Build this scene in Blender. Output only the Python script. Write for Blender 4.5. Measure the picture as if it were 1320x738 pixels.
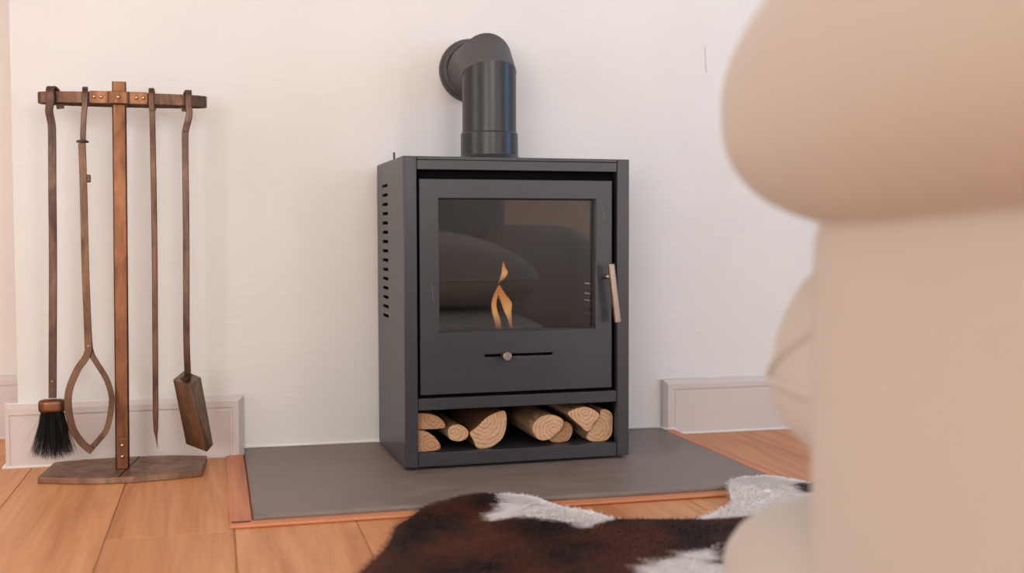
import bpy, bmesh, math, random
from mathutils import Vector, Matrix, noise
random.seed(7)
S = bpy.context.scene
for o in list(bpy.data.objects): bpy.data.objects.remove(o)
C = S.collection

# ------------------------------------------------------------------ camera
cam_data = bpy.data.cameras.new('camera')
cam = bpy.data.objects.new('camera', cam_data); C.objects.link(cam); S.camera = cam
cam_loc = Vector((-0.0365, -2.6862, 0.5032))
fwd = Vector((0.25225, 0.96667, -0.04388)).normalized()
yaw, rol = 0.2553, -0.0031
R0 = Vector((math.cos(yaw), -math.sin(yaw), 0)); U0 = R0.cross(fwd)
R1 = R0 * math.cos(rol) + U0 * math.sin(rol); U1 = U0 * math.cos(rol) - R0 * math.sin(rol)
m = Matrix((R1, U1, -fwd)).transposed().to_4x4(); m.translation = cam_loc
cam.matrix_world = m
cam_data.sensor_width = 36; cam_data.lens = 1462.0 / 1320 * 36
cam_data.clip_start = 0.02
cam_data.dof.use_dof = True; cam_data.dof.focus_distance = 2.47; cam_data.dof.aperture_fstop = 2.3

# ------------------------------------------------------------------ world, exposure
S.view_settings.view_transform = 'Standard'; S.view_settings.look = 'None'
S.view_settings.gamma = 1; S.view_settings.use_curve_mapping = False
S.view_settings.exposure = 0.42
w = bpy.data.worlds.new('world'); S.world = w; w.use_nodes = True
w.node_tree.nodes['Background'].inputs[0].default_value = (0.62, 0.75, 1, 1)
w.node_tree.nodes['Background'].inputs[1].default_value = 1.2

def area(name, loc, aim, sx, sy, power, col):
    l = bpy.data.lights.new(name, 'AREA'); l.shape = 'RECTANGLE'; l.size = sx; l.size_y = sy
    l.energy = power; l.color = col
    o = bpy.data.objects.new(name, l); C.objects.link(o); o.location = loc
    o.rotation_euler = (Vector(aim) - Vector(loc)).to_track_quat('-Z', 'Y').to_euler()
    return o
# daylight in the window openings (behind the camera, and in the right wall); the third is added fill
area('daylight_window_front', (-1.75, -5.0, 1.1), (-1.75, 0, 1.1), 1.5, 1.75, 58, (1.0, 0.97, 0.90))
area('daylight_window_side', (3.2, -1.3, 1.35), (0, -1.3, 1.35), 0.7, 1.5, 19, (0.16, 0.50, 1.0))
area('daylight_window_second', (0.7, -5.0, 1.5), (0.7, 0, 1.5), 1.2, 1.5, 52, (1.0, 0.97, 0.91))
area('added_fill_third', (2.93, -5.0, 1.1), (2.93, 0, 1.1), 0.42, 1.7, 30, (1.0, 0.97, 0.95))  # fill added behind the camera to brighten the right wall
area('daylight_window_left', (-3.0, -1.25, 1.1), (0, -1.25, 1.1), 1.2, 1.6, 17, (1.0, 0.86, 0.74))

# ------------------------------------------------------------------ materials
def mat(name, col, rough=0.6, metal=0.0, spec=0.5, **k):
    m = bpy.data.materials.new(name); m.use_nodes = True
    b = m.node_tree.nodes['Principled BSDF']
    b.inputs['Base Color'].default_value = (*col, 1); b.inputs['Roughness'].default_value = rough
    b.inputs['Metallic'].default_value = metal; b.inputs['Specular IOR Level'].default_value = spec
    for kk, v in k.items(): b.inputs[kk.replace('_', ' ')].default_value = v
    return m
def nd(m, t, **k):
    n = m.node_tree.nodes.new(t)
    for kk, v in k.items():
        if kk.startswith('i_'): n.inputs[kk[2:].replace('_', ' ')].default_value = v
        else: setattr(n, kk, v)
    return n
def lk(m, a, b): m.node_tree.links.new(a, b)
def bsdf(m): return m.node_tree.nodes['Principled BSDF']
def coords(m, scale=(1, 1, 1), loc=(0, 0, 0), rnd=False):
    tc = nd(m, 'ShaderNodeTexCoord'); mp = nd(m, 'ShaderNodeMapping')
    mp.inputs['Scale'].default_value = scale; mp.inputs['Location'].default_value = loc
    lk(m, tc.outputs['Object'], mp.inputs['Vector'])
    if rnd:
        oi = nd(m, 'ShaderNodeObjectInfo'); ml = nd(m, 'ShaderNodeMath', operation='MULTIPLY'); ml.inputs[1].default_value = 37.0
        cb = nd(m, 'ShaderNodeCombineXYZ'); lk(m, oi.outputs['Random'], ml.inputs[0])
        for i in range(3): lk(m, ml.outputs[0], cb.inputs[i])
        lk(m, cb.outputs[0], mp.inputs['Location'])
    return mp.outputs['Vector']
def ramp(m, src, stops):
    r = nd(m, 'ShaderNodeValToRGB'); e = r.color_ramp.elements
    while len(e) < len(stops): e.new(0.5)
    for x, (p, c) in zip(e, stops): x.position = p; x.color = (*c, 1)
    lk(m, src, r.inputs['Fac']); return r.outputs['Color']
def bump(m, src, strength, dist):
    b = nd(m, 'ShaderNodeBump'); b.inputs['Strength'].default_value = strength; b.inputs['Distance'].default_value = dist
    lk(m, src, b.inputs['Height']); lk(m, b.outputs['Normal'], bsdf(m).inputs['Normal'])
def noise_tex(m, vec, scale, detail=4, rough=0.5, dist=0.0):
    n = nd(m, 'ShaderNodeTexNoise'); n.inputs['Scale'].default_value = scale; n.inputs['Detail'].default_value = detail
    n.inputs['Roughness'].default_value = rough; n.inputs['Distortion'].default_value = dist
    lk(m, vec, n.inputs['Vector']); return n.outputs['Fac']

def plaster(name, col):
    m = mat(name, col, 0.75, spec=0.25)
    v = coords(m, (2.5, 2.5, 14)); n = noise_tex(m, v, 3.0, 6, 0.62, 0.8)
    v2 = coords(m, (1, 1, 1)); n2 = noise_tex(m, v2, 2.2, 3)
    c = tuple(x * 0.965 for x in col); c2 = tuple(min(1, x * 1.02) for x in col)
    lk(m, ramp(m, n2, [(0.35, c), (0.65, c2)]), bsdf(m).inputs['Base Color'])
    bump(m, n, 0.22, 0.004); return m
M = {}
M['wall'] = plaster('plaster_white', (0.80, 0.785, 0.76))
M['wall_warm'] = plaster('plaster_warm', (0.80, 0.745, 0.69))
M['ceiling'] = mat('ceiling_white', (0.82, 0.80, 0.78), 0.9)
M['skirt'] = mat('baseboard_paint', (0.67, 0.60, 0.565), 0.45, spec=0.4)
M['caulk'] = mat('caulk_white', (0.82, 0.78, 0.76), 0.5)
M['white_frame'] = mat('window_frame_paint', (0.8, 0.79, 0.77), 0.4)

def wood(name, c1, c2, c3, along='y', rough=0.42, rnd=True, contrast=1.0):
    m = mat(name, c2, rough, spec=0.4)
    sc = (16, 1.1, 16) if along == 'y' else (1.1, 16, 16)
    v = coords(m, sc, rnd=rnd)
    n = noise_tex(m, v, 1.0, 6, 0.6, 1.4)
    sc2 = (90, 3, 90) if along == 'y' else (3, 90, 90)
    n2 = noise_tex(m, coords(m, sc2, rnd=rnd), 1.0, 3, 0.6, 0.2)
    base = ramp(m, n, [(0.30, c1), (0.5, c2), (0.72, c3)])
    fine = ramp(m, n2, [(0.35, (0.86, 0.84, 0.82)), (0.6, (1, 1, 1))])
    mx = nd(m, 'ShaderNodeMix', data_type='RGBA', blend_type='MULTIPLY'); mx.inputs[0].default_value = 0.7
    lk(m, base, mx.inputs[6]); lk(m, fine, mx.inputs[7])
    oi = nd(m, 'ShaderNodeObjectInfo')
    tone = ramp(m, oi.outputs['Random'], [(0, (0.88, 0.86, 0.84)), (1, (1.0, 1.0, 1.0))])
    mx2 = nd(m, 'ShaderNodeMix', data_type='RGBA', blend_type='MULTIPLY'); mx2.inputs[0].default_value = 1.0 if rnd else 0.0
    lk(m, mx.outputs[2], mx2.inputs[6]); lk(m, tone, mx2.inputs[7])
    lk(m, mx2.outputs[2], bsdf(m).inputs['Base Color'])
    bump(m, n2, 0.15, 0.001)
    return m
M['plank'] = wood('oak_plank', (0.52, 0.20, 0.07), (0.70, 0.305, 0.118), (0.78, 0.39, 0.165))
M['edging_y'] = wood('edging_wood_lengthwise', (0.40, 0.11, 0.04), (0.62, 0.205, 0.09), (0.70, 0.27, 0.125), 'y', 0.4, False)
M['edging_x'] = wood('edging_wood_crosswise', (0.50, 0.17, 0.07), (0.68, 0.26, 0.115), (0.74, 0.32, 0.15), 'x', 0.4, False)
M['gap'] = mat('subfloor_dark', (0.10, 0.05, 0.03), 0.9)

m = M['slate'] = mat('slate', (0.07, 0.066, 0.066), 0.48, spec=0.5)
n = noise_tex(m, coords(m, (3, 6, 6)), 2.2, 8, 0.68, 0.8)
lk(m, ramp(m, n, [(0.3, (0.165, 0.130, 0.110)), (0.7, (0.265, 0.213, 0.183))]), bsdf(m).inputs['Base Color'])
lk(m, ramp(m, n, [(0.3, (0.40,) * 3), (0.7, (0.56,) * 3)]), bsdf(m).inputs['Roughness'])
bump(m, n, 0.25, 0.002)

def stove_paint(name, col, rough, metal=0.0, spec=0.5):
    m = mat(name, col, rough, metal, spec)
    n = noise_tex(m, coords(m, (1, 1, 1)), 900, 2, 0.5); bump(m, n, 0.12, 0.0004)
    n2 = noise_tex(m, coords(m, (1, 1, 1), (3, 2, 1)), 14, 4)
    lk(m, ramp(m, n2, [(0.3, tuple(c * 0.92 for c in col)), (0.7, tuple(c * 1.08 for c in col))]), bsdf(m).inputs['Base Color'])
    return m
M['stove'] = stove_paint('stove_grey_paint', (0.040, 0.038, 0.043), 0.38, 0.0, 0.6)
M['pipe'] = stove_paint('pipe_satin_black', (0.018, 0.017, 0.019), 0.34, 0.0, 0.5)
M['elbow'] = stove_paint('pipe_matt_grey', (0.085, 0.08, 0.08), 0.6, 0.0, 0.4)
M['dark'] = mat('firebox_soot', (0.06, 0.054, 0.053), 0.75, spec=0.2)
M['slot'] = mat('slot_black', (0.006, 0.006, 0.006), 0.9, spec=0.05)
M['steel'] = mat('brushed_steel', (0.47, 0.385, 0.33), 0.33, 1.0)

m = M['glass'] = bpy.data.materials.new('stove_glass'); m.use_nodes = True
nt = m.node_tree; nt.nodes.clear()
out = nd(m, 'ShaderNodeOutputMaterial'); tr = nd(m, 'ShaderNodeBsdfTransparent'); gl = nd(m, 'ShaderNodeBsdfGlossy')
tr.inputs[0].default_value = (0.8, 0.78, 0.76, 1); gl.inputs['Roughness'].default_value = 0.0
fr = nd(m, 'ShaderNodeFresnel'); fr.inputs[0].default_value = 2.1; mx = nd(m, 'ShaderNodeMixShader')
lk(m, fr.outputs[0], mx.inputs[0]); lk(m, tr.outputs[0], mx.inputs[1]); lk(m, gl.outputs[0], mx.inputs[2]); lk(m, mx.outputs[0], out.inputs[0])

m = M['pane'] = bpy.data.materials.new('window_pane'); m.use_nodes = True
nt = m.node_tree; nt.nodes.clear()
out = nd(m, 'ShaderNodeOutputMaterial'); tr = nd(m, 'ShaderNodeBsdfTransparent'); gl = nd(m, 'ShaderNodeBsdfGlossy'); gl.inputs['Roughness'].default_value = 0.0
mx = nd(m, 'ShaderNodeMixShader'); mx.inputs[0].default_value = 0.06
lk(m, tr.outputs[0], mx.inputs[1]); lk(m, gl.outputs[0], mx.inputs[2]); lk(m, mx.outputs[0], out.inputs[0])

def bronze(name, c1, c2, rough):
    m = mat(name, c1, rough, 1.0)
    n = noise_tex(m, coords(m, (1, 1, 0.35)), 28, 6, 0.65, 0.6)
    lk(m, ramp(m, n, [(0.34, c2), (0.62, c1)]), bsdf(m).inputs['Base Color'])
    lk(m, ramp(m, n, [(0.3, (rough + 0.12,) * 3), (0.7, (rough - 0.06,) * 3)]), bsdf(m).inputs['Roughness'])
    bump(m, n, 0.1, 0.0006); return m
M['bronze'] = bronze('aged_bronze', (0.235, 0.105, 0.054), (0.115, 0.052, 0.03), 0.36)
M['bronze_dark'] = bronze('dark_bronze', (0.17, 0.10, 0.075), (0.08, 0.052, 0.045), 0.42)
M['bronze_mid'] = bronze('worn_bronze', (0.18, 0.10, 0.064), (0.085, 0.05, 0.036), 0.42)
M['bronze_base'] = bronze('base_bronze', (0.34, 0.22, 0.15), (0.18, 0.115, 0.082), 0.45)
M['rivet'] = mat('rivet_copper', (0.62, 0.40, 0.26), 0.3, 1.0)
M['bristle'] = mat('black_bristle', (0.014, 0.011, 0.010), 0.55, spec=0.2)

# flame: only light, no solid body
m = M['flame'] = bpy.data.materials.new('flame_glow'); m.use_nodes = True
nt = m.node_tree; nt.nodes.clear()
out = nd(m, 'ShaderNodeOutputMaterial'); tr = nd(m, 'ShaderNodeBsdfTransparent'); em = nd(m, 'ShaderNodeEmission')
tc = nd(m, 'ShaderNodeTexCoord'); sx = nd(m, 'ShaderNodeSeparateXYZ'); lk(m, tc.outputs['Generated'], sx.inputs[0])
colr = nd(m, 'ShaderNodeValToRGB'); e = colr.color_ramp.elements; e.new(0.5)
for x, (p, c) in zip(e, [(0.0, (0.30, 0.09, 0.04)), (0.4, (1.0, 0.50, 0.16)), (1.0, (0.75, 0.20, 0.06))]): x.position = p; x.color = (*c, 1)
lk(m, sx.outputs['Z'], colr.inputs[0]); lk(m, colr.outputs[0], em.inputs[0]); em.inputs[1].default_value = 0.85
st = nd(m, 'ShaderNodeValToRGB'); e = st.color_ramp.elements; e.new(0.45)
for x, (p, v) in zip(e, [(0.0, 0.12), (0.45, 0.9), (1.0, 0.55)]): x.position = p; x.color = (v, v, v, 1)
lk(m, sx.outputs['Z'], st.inputs[0])
lw = nd(m, 'ShaderNodeLayerWeight'); lw.inputs[0].default_value = 0.5
inv = nd(m, 'ShaderNodeMath', operation='SUBTRACT'); inv.inputs[0].default_value = 1.0; lk(m, lw.outputs['Facing'], inv.inputs[1])
ml = nd(m, 'ShaderNodeMath', operation='MULTIPLY'); lk(m, inv.outputs[0], ml.inputs[0]); lk(m, st.outputs[0], ml.inputs[1])
mx = nd(m, 'ShaderNodeMixShader'); lk(m, ml.outputs[0], mx.inputs[0]); lk(m, tr.outputs[0], mx.inputs[1]); lk(m, em.outputs[0], mx.inputs[2]); lk(m, mx.outputs[0], out.inputs[0])

def cutwood(name, c1, c2):
    m = mat(name, c2, 0.75, spec=0.2)
    tc = nd(m, 'ShaderNodeTexCoord'); mp = nd(m, 'ShaderNodeMapping'); mp.inputs['Scale'].default_value = (1, 0.12, 1)
    oi = nd(m, 'ShaderNodeObjectInfo'); wn = nd(m, 'ShaderNodeTexWhiteNoise', noise_dimensions='1D'); lk(m, oi.outputs['Random'], wn.inputs['W'])
    sc_ = nd(m, 'ShaderNodeVectorMath', operation='MULTIPLY_ADD'); sc_.inputs[1].default_value = (0.04, 0, 0.04); sc_.inputs[2].default_value = (-0.02, 0, -0.02)
    lk(m, wn.outputs['Color'], sc_.inputs[0]); lk(m, sc_.outputs[0], mp.inputs['Location'])
    lk(m, tc.outputs['Object'], mp.inputs['Vector'])
    wv = nd(m, 'ShaderNodeTexWave', wave_type='RINGS', rings_direction='Y'); wv.inputs['Scale'].default_value = 38
    wv.inputs['Distortion'].default_value = 7; wv.inputs['Detail'].default_value = 3; lk(m, mp.outputs[0], wv.inputs['Vector'])
    n = noise_tex(m, coords(m, (40, 20, 130)), 1.0, 4)
    mxx = nd(m, 'ShaderNodeMix', data_type='FLOAT'); mxx.inputs[0].default_value = 0.66
    lk(m, wv.outputs['Fac'], mxx.inputs[2]); lk(m, n, mxx.inputs[3])
    lk(m, ramp(m, mxx.outputs[0], [(0.3, c1), (0.52, c2)]), bsdf(m).inputs['Base Color'])
    bump(m, mxx.outputs[0], 0.35, 0.0015); return m
M['cut'] = cutwood('log_cut_end', (0.52, 0.29, 0.155), (0.70, 0.44, 0.265))
M['cut_orange'] = cutwood('log_split_face', (0.45, 0.215, 0.10), (0.60, 0.33, 0.175))
m = M['bark'] = mat('log_bark', (0.36, 0.22, 0.13), 0.85, spec=0.15)
n = noise_tex(m, coords(m, (30, 6, 30)), 1.0, 6, 0.7, 0.8)
lk(m, ramp(m, n, [(0.35, (0.20, 0.105, 0.055)), (0.55, (0.42, 0.26, 0.16)), (0.75, (0.55, 0.40, 0.28))]), bsdf(m).inputs['Base Color'])
bump(m, n, 0.6, 0.004)
M['bark_dark'] = mat('log_bark_brown', (0.17, 0.075, 0.04), 0.9, spec=0.15)
n = noise_tex(M['bark_dark'], coords(M['bark_dark'], (40, 8, 40)), 1.0, 5, 0.7); bump(M['bark_dark'], n, 0.8, 0.004)

def fabric(name, col):
    m = mat(name, col, 0.9, spec=0.15)
    bsdf(m).inputs['Sheen Weight'].default_value = 0.25
    n = noise_tex(m, coords(m), 700, 3, 0.6); bump(m, n, 0.25, 0.001)
    return m
M['fabric'] = fabric('cream_upholstery', (0.60, 0.54, 0.47))
M['foot'] = wood('chair_foot_wood', (0.1, 0.05, 0.03), (0.16, 0.08, 0.045), (0.2, 0.1, 0.06), 'y', 0.4, False)
def vcol(name, rough, spec, bumpy=0):
    m = mat(name, (0.5, 0.5, 0.5), rough, spec=spec)
    a = nd(m, 'ShaderNodeAttribute'); a.attribute_name = 'coat'
    lk(m, a.outputs['Color'], bsdf(m).inputs['Base Color']); return m
M['hide'] = vcol('cowhide_skin', 0.8, 0.15)
M['fur'] = vcol('cowhide_hair', 0.55, 0.3)

# ------------------------------------------------------------------ helpers
def link(name, me, mt, parent=None):
    o = bpy.data.objects.new(name, me); C.objects.link(o)
    if mt is not None: me.materials.append(M[mt] if isinstance(mt, str) else mt)
    if parent is not None: o.parent = parent
    return o
def obj(name, bm, mt, parent=None, smooth=False):
    bmesh.ops.recalc_face_normals(bm, faces=bm.faces)
    me = bpy.data.meshes.new(name); bm.to_mesh(me); bm.free()
    if smooth:
        for p in me.polygons: p.use_smooth = True
    return link(name, me, mt, parent)
def tag(o, label=None, cat=None, group=None, kind=None):
    if label: o['label'] = label
    if cat: o['category'] = cat
    if group: o['group'] = group
    if kind: o['kind'] = kind
    return o
def thing(name, label, cat, loc=(0, 0, 0), rz=0, group=None):
    o = bpy.data.objects.new(name, None); C.objects.link(o); o.location = loc; o.rotation_euler = (0, 0, rz)
    o.empty_display_size = 0.05
    return tag(o, label, cat, group)
def bevel(o, wd, seg=2, ang=30):
    b = o.modifiers.new('bevel', 'BEVEL'); b.width = wd; b.segments = seg; b.limit_method = 'ANGLE'; b.angle_limit = math.radians(ang)
    for p in o.data.polygons: p.use_smooth = True
    try: o.data.set_sharp_from_angle(angle=math.radians(35))
    except Exception: pass
    return o
def box(bm, x0, x1, y0, y1, z0, z1):
    vs = [bm.verts.new(p) for p in ((x0, y0, z0), (x1, y0, z0), (x1, y1, z0), (x0, y1, z0), (x0, y0, z1), (x1, y0, z1), (x1, y1, z1), (x0, y1, z1))]
    for f in ((0, 3, 2, 1), (4, 5, 6, 7), (0, 1, 5, 4), (1, 2, 6, 5), (2, 3, 7, 6), (3, 0, 4, 7)): bm.faces.new([vs[i] for i in f])
def boxes(*bs):
    bm = bmesh.new()
    for b in bs: box(bm, *b)
    return bm
def plate(us, vs, holes, place, thick):
    """grid plate with rectangular holes; place(u, v, d) -> xyz; solid thickness"""
    bm = bmesh.new(); us = sorted(set(us)); vs = sorted(set(vs)); V = {}
    def keep(i, j):
        if i < 0 or j < 0 or i >= len(us) - 1 or j >= len(vs) - 1: return False
        cu = (us[i] + us[i + 1]) / 2; cv = (vs[j] + vs[j + 1]) / 2
        return not any(h[0] < cu < h[1] and h[2] < cv < h[3] for h in holes)
    def g(i, j, k):
        if (i, j, k) not in V: V[i, j, k] = bm.verts.new(place(us[i], vs[j], thick * k))
        return V[i, j, k]
    for i in range(len(us) - 1):
        for j in range(len(vs) - 1):
            if not keep(i, j): continue
            for k in (0, 1): bm.faces.new([g(i, j, k), g(i + 1, j, k), g(i + 1, j + 1, k), g(i, j + 1, k)])
            for (a, b, ni, nj) in (((i, j), (i + 1, j), i, j - 1), ((i + 1, j), (i + 1, j + 1), i + 1, j), ((i + 1, j + 1), (i, j + 1), i, j + 1), ((i, j + 1), (i, j), i - 1, j)):
                if not keep(ni, nj): bm.faces.new([g(*a, 0), g(*b, 0), g(*b, 1), g(*a, 1)])
    return bm
def lathe(bm, prof, center, axis='z', seg=48, cap=True):
    rings = []
    for r, h in prof:
        ring = []
        for i in range(seg):
            a = 2 * math.pi * i / seg; c, s = r * math.cos(a), r * math.sin(a)
            p = {'z': (c, s, h), 'y': (c, h, s), 'x': (h, c, s)}[axis]
            ring.append(bm.verts.new(Vector(p) + Vector(center)))
        rings.append(ring)
    for a, b in zip(rings, rings[1:]):
        for i in range(seg): bm.faces.new([a[i], a[(i + 1) % seg], b[(i + 1) % seg], b[i]])
    if cap: bm.faces.new(rings[0][::-1]); bm.faces.new(rings[-1])
    return bm
def sweep(bm, pts, w, t, wdir=(1, 0, 0), taper=None, rnd=0):
    """flat bar: width w along wdir, thickness t across; pts polyline. rnd>0: round tube with that many sides"""
    pts = [Vector(p) for p in pts]; rings = []
    for i, p in enumerate(pts):
        d = (pts[min(i + 1, len(pts) - 1)] - pts[max(i - 1, 0)]).normalized()
        wd = Vector(wdir); wd = (wd - d * wd.dot(d)).normalized(); td = d.cross(wd).normalized()
        k = taper[i] if taper else 1
        if rnd: sec = [(math.cos(2 * math.pi * j / rnd) * w / 2, math.sin(2 * math.pi * j / rnd) * t / 2) for j in range(rnd)]
        else:
            a, b, c = w / 2, t / 2, min(w, t) * 0.18
            sec = [(-a, -b + c), (-a + c, -b), (a - c, -b), (a, -b + c), (a, b - c), (a - c, b), (-a + c, b), (-a, b - c)]
        rings.append([bm.verts.new(p + wd * (x * k) + td * (y * k)) for x, y in sec])
    n = len(rings[0])
    for a, b in zip(rings, rings[1:]):
        for i in range(n): bm.faces.new([a[i], a[(i + 1) % n], b[(i + 1) % n], b[i]])
    bm.faces.new(rings[0][::-1]); bm.faces.new(rings[-1]); return bm
def smooth_path(pts, n=8):
    P = [Vector(p) for p in pts]; out = []
    for i in range(len(P) - 1):
        p0, p1, p2, p3 = P[max(i - 1, 0)], P[i], P[i + 1], P[min(i + 2, len(P) - 1)]
        for k in range(n):
            t = k / n
            out.append(0.5 * ((2 * p1) + (p2 - p0) * t + (2 * p0 - 5 * p1 + 4 * p2 - p3) * t * t + (3 * p1 - p0 - 3 * p2 + p3) * t ** 3))
    out.append(P[-1]); return out
def dome(bm, c, r, d=(0, -1, 0)):
    d = Vector(d).normalized(); a = d.orthogonal().normalized(); b = d.cross(a); c = Vector(c); rings = []
    for k in range(4):
        th = k / 4 * math.pi / 2; rings.append([bm.verts.new(c + (a * math.cos(2 * math.pi * i / 12) + b * math.sin(2 * math.pi * i / 12)) * r * math.cos(th) + d * r * 0.8 * math.sin(th)) for i in range(12)])
    for p, q in zip(rings, rings[1:]):
        for i in range(12): bm.faces.new([p[i], p[(i + 1) % 12], q[(i + 1) % 12], q[i]])
    bm.faces.new(rings[0][::-1])
    t = bm.verts.new(c + d * r * 0.8)
    for i in range(12): bm.faces.new([rings[-1][i], rings[-1][(i + 1) % 12], t])
    return bm
def puffy(c, h, e=2.6, n=40, wob=0.0, seed=0, ez=None):
    """superellipsoid cushion, half sizes h"""
    bm = bmesh.new(); bmesh.ops.create_cube(bm, size=2)
    bmesh.ops.subdivide_edges(bm, edges=bm.edges[:], cuts=n // 2, use_grid_fill=True)
    ez = ez or e
    for v in bm.verts:
        x, y, z = v.co
        # even angular spread
        x, y, z = (math.tan(q * math.pi / 4) for q in (x, y, z))
        rxy = (abs(x) ** e + abs(y) ** e) ** (1 / e)
        r = (rxy ** ez + abs(z) ** ez) ** (1 / ez)
        p = Vector((x / r * h[0], y / r * h[1], z / r * h[2]))
        if wob: p *= 1 + wob * noise.noise(p * 5 + Vector((seed, seed * 2, 0)))
        v.co = p + Vector(c)
    return bm

# ------------------------------------------------------------------ the room shell
def struct(o): o['kind'] = 'structure'; return o
FX0, FX1, FY0, FY1 = -3.0, 3.2, -5.0, 0.41
floor = struct(obj('floor', boxes((FX0, FX1, FY0, FY1, -0.06, -0.012)), 'gap'))
# planks: 0.2105 m wide, running towards the wall
PW = 0.2105
plank_meshes = {}
def plank_mesh(w_, l_):
    key = (round(w_, 4), round(l_, 3))
    if key in plank_meshes: return plank_meshes[key]
    bm = bmesh.new(); box(bm, 0, w_, 0, l_, -0.0118, 0.0)
    ed = [e for e in bm.edges if all(v.co.z > -0.001 for v in e.verts)]
    bmesh.ops.bevel(bm, geom=ed, offset=0.0011, segments=1, affect='EDGES')
    me = bpy.data.meshes.new('plank'); bmesh.ops.recalc_face_normals(bm, faces=bm.faces); bm.to_mesh(me); bm.free(); me.materials.append(M['plank'])
    plank_meshes[key] = me; return me
k0 = math.ceil((FX0 + 0.2225) / PW) - 1
x = -0.2225 + k0 * PW; col = 0
rj = random.Random(3)
while x < FX1 - 0.01:
    xa, xb = max(x, FX0), min(x + PW, FX1)
    ki = round((x + 0.2225) / PW)
    start = -0.70 if ki == 0 else rj.uniform(-2.2, -1.3) if ki in (-1, -2, 1, 2, 3, 4, 5) else rj.uniform(-2.6, -0.9)
    ys = [start]
    while ys[0] > FY0: ys.insert(0, ys[0] - 1.9)
    while ys[-1] < FY1: ys.append(ys[-1] + 1.9)
    ys = [max(FY0, min(FY1, q)) for q in ys]
    for a, b in zip(ys, ys[1:]):
        if b - a < 0.05: continue
        o = bpy.data.objects.new('plank', plank_mesh(xb - xa - 0.0012, b - a - 0.001)); C.objects.link(o)
        o.parent = floor; o.location = (xa + 0.0006, a + 0.0005, 0)
    x += PW
H = 2.6
wb = obj('wall_back', boxes((-0.464, FX1 + .1, 0.0, 0.5, -0.06, H)), 'wall'); struct(wb)
struct(obj('wall_recess', boxes((FX0 - .1, -0.464, 0.4, 0.5, -0.06, H)), 'wall_warm'))
struct(obj('ceiling', boxes((FX0 - .1, FX1 + .1, FY0 - .1, 0.5, H, H + 0.1)), 'ceiling'))
W4 = (-1.9, -0.6, 0.30, 1.95)
bm = plate([FY0 - .1, W4[0], W4[1], 0.4], [-0.06, W4[2], W4[3], H], [W4], lambda u, v, d: (FX0 - d, u, v), 0.1)
wl = struct(obj('wall_left', bm, 'wall'))
W1 = (-2.5, -1.0, 0.22, 1.98); W3 = (0.1, 1.3, 0.75, 2.25); W5 = (2.7, 3.15, 0.22, 1.98)  # W5 is an added opening for the right-wall fill
bm = plate([FX0, W1[0], W1[1], W3[0], W3[1], W5[0], W5[1], FX1], [-0.06, W1[2], W3[2], W1[3], W3[3], H], [W1, W3, W5], lambda u, v, d: (u, FY0 - d, v), 0.1)
struct(obj('wall_front', bm, 'wall'))
W2 = (-1.68, -0.92, 0.6, 2.1)
bm = plate([FY0 - .1, W2[0], W2[1], 0.0], [-0.06, W2[2], W2[3], H], [W2], lambda u, v, d: (FX1 + d, u, v), 0.1)
struct(obj('wall_right', bm, 'wall'))
def window(name, r, place, axis):
    us = [r[0] + .001, r[0] + 0.06, (r[0] + r[1]) / 2 - 0.02, (r[0] + r[1]) / 2 + 0.02, r[1] - 0.06, r[1] - .001]
    zm = r[2] + (r[3] - r[2]) * 0.62
    vs = [r[2] + .001, r[2] + 0.06, zm - 0.02, zm + 0.02, r[3] - 0.06, r[3] - .001]
    hl = [(us[1], us[2], vs[1], vs[2]), (us[3], us[4], vs[1], vs[2]), (us[1], us[2], vs[3], vs[4]), (us[3], us[4], vs[3], vs[4])]
    o = struct(obj(name, plate(us, vs, hl, place, 0.04), 'white_frame'))
    for h in hl:
        obj('pane', plate([h[0], h[1]], [h[2], h[3]], [], lambda u, v, d: place(u, v, d + 0.018), 0.004), 'pane', o)
    return o
window('window_1', W1, lambda u, v, d: (u, FY0 + 0.035 - d, v) if False else (u, FY0 + 0.045 - d, v), 'y')
window('window_3', W3, lambda u, v, d: (u, FY0 + 0.045 - d, v), 'y')
window('window_4', W4, lambda u, v, d: (FX0 + 0.045 - d, u, v), 'x')
window('added_fill_window', W5, lambda u, v, d: (u, FY0 + 0.045 - d, v), 'y')  # frame made up to hold the added fill light
window('window_2', W2, lambda u, v, d: (FX1 - 0.045 + d, u, v), 'x')

# hairline crack in the plaster at the upper right
pts = [(1.1712 + 0.0011 * math.sin(i * 0.7) + 0.0006 * i, -0.0006, 0.984 - i * 0.0067) for i in range(11)]
obj('hairline_crack', sweep(bmesh.new(), pts, 0.0012, 0.0008), mat('crack_grey', (0.42, 0.40, 0.38), 0.9), wb)

# baseboards: picture-frame moulding with a bevelled outer edge and a sunk panel
def skirt(name, x0, x1, left, right, y=0.0, h=0.139, t=0.025):
    loops = [(0, 0.0), (0, t * 0.55), (0.010, t), (0.0225, t), (0.0245, t - 0.0035), (0.0285, t - 0.0035), (0.031, t - 0.0015)]
    bm = bmesh.new(); prev = None
    for inset, d in loops:
        a = x0 + (inset if left else (min(inset, 0.010) if left is None else 0)); b = x1 - (inset if right else 0)
        cur = [bm.verts.new(p) for p in ((a, y - d, 0), (a, y - d, h - inset), (b, y - d, h - inset), (b, y - d, 0))]
        if prev:
            for i in range(3): bm.faces.new([prev[i], prev[i + 1], cur[i + 1], cur[i]])
        prev = cur
    bm.faces.new(prev)
    o = obj(name, bm, 'skirt'); return struct(o)
bl = skirt('baseboard_left', -0.489, 0.0187, None, True)
br = skirt('baseboard_right', 1.0555, 3.19, True, False)
struct(obj('baseboard_return', boxes((-0.489, -0.464, 0.0, 0.4, 0, 0.139)), 'skirt'))
bb = skirt('baseboard_recess', -2.99, -0.4895, False, False, y=0.4, h=0.158)
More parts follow.
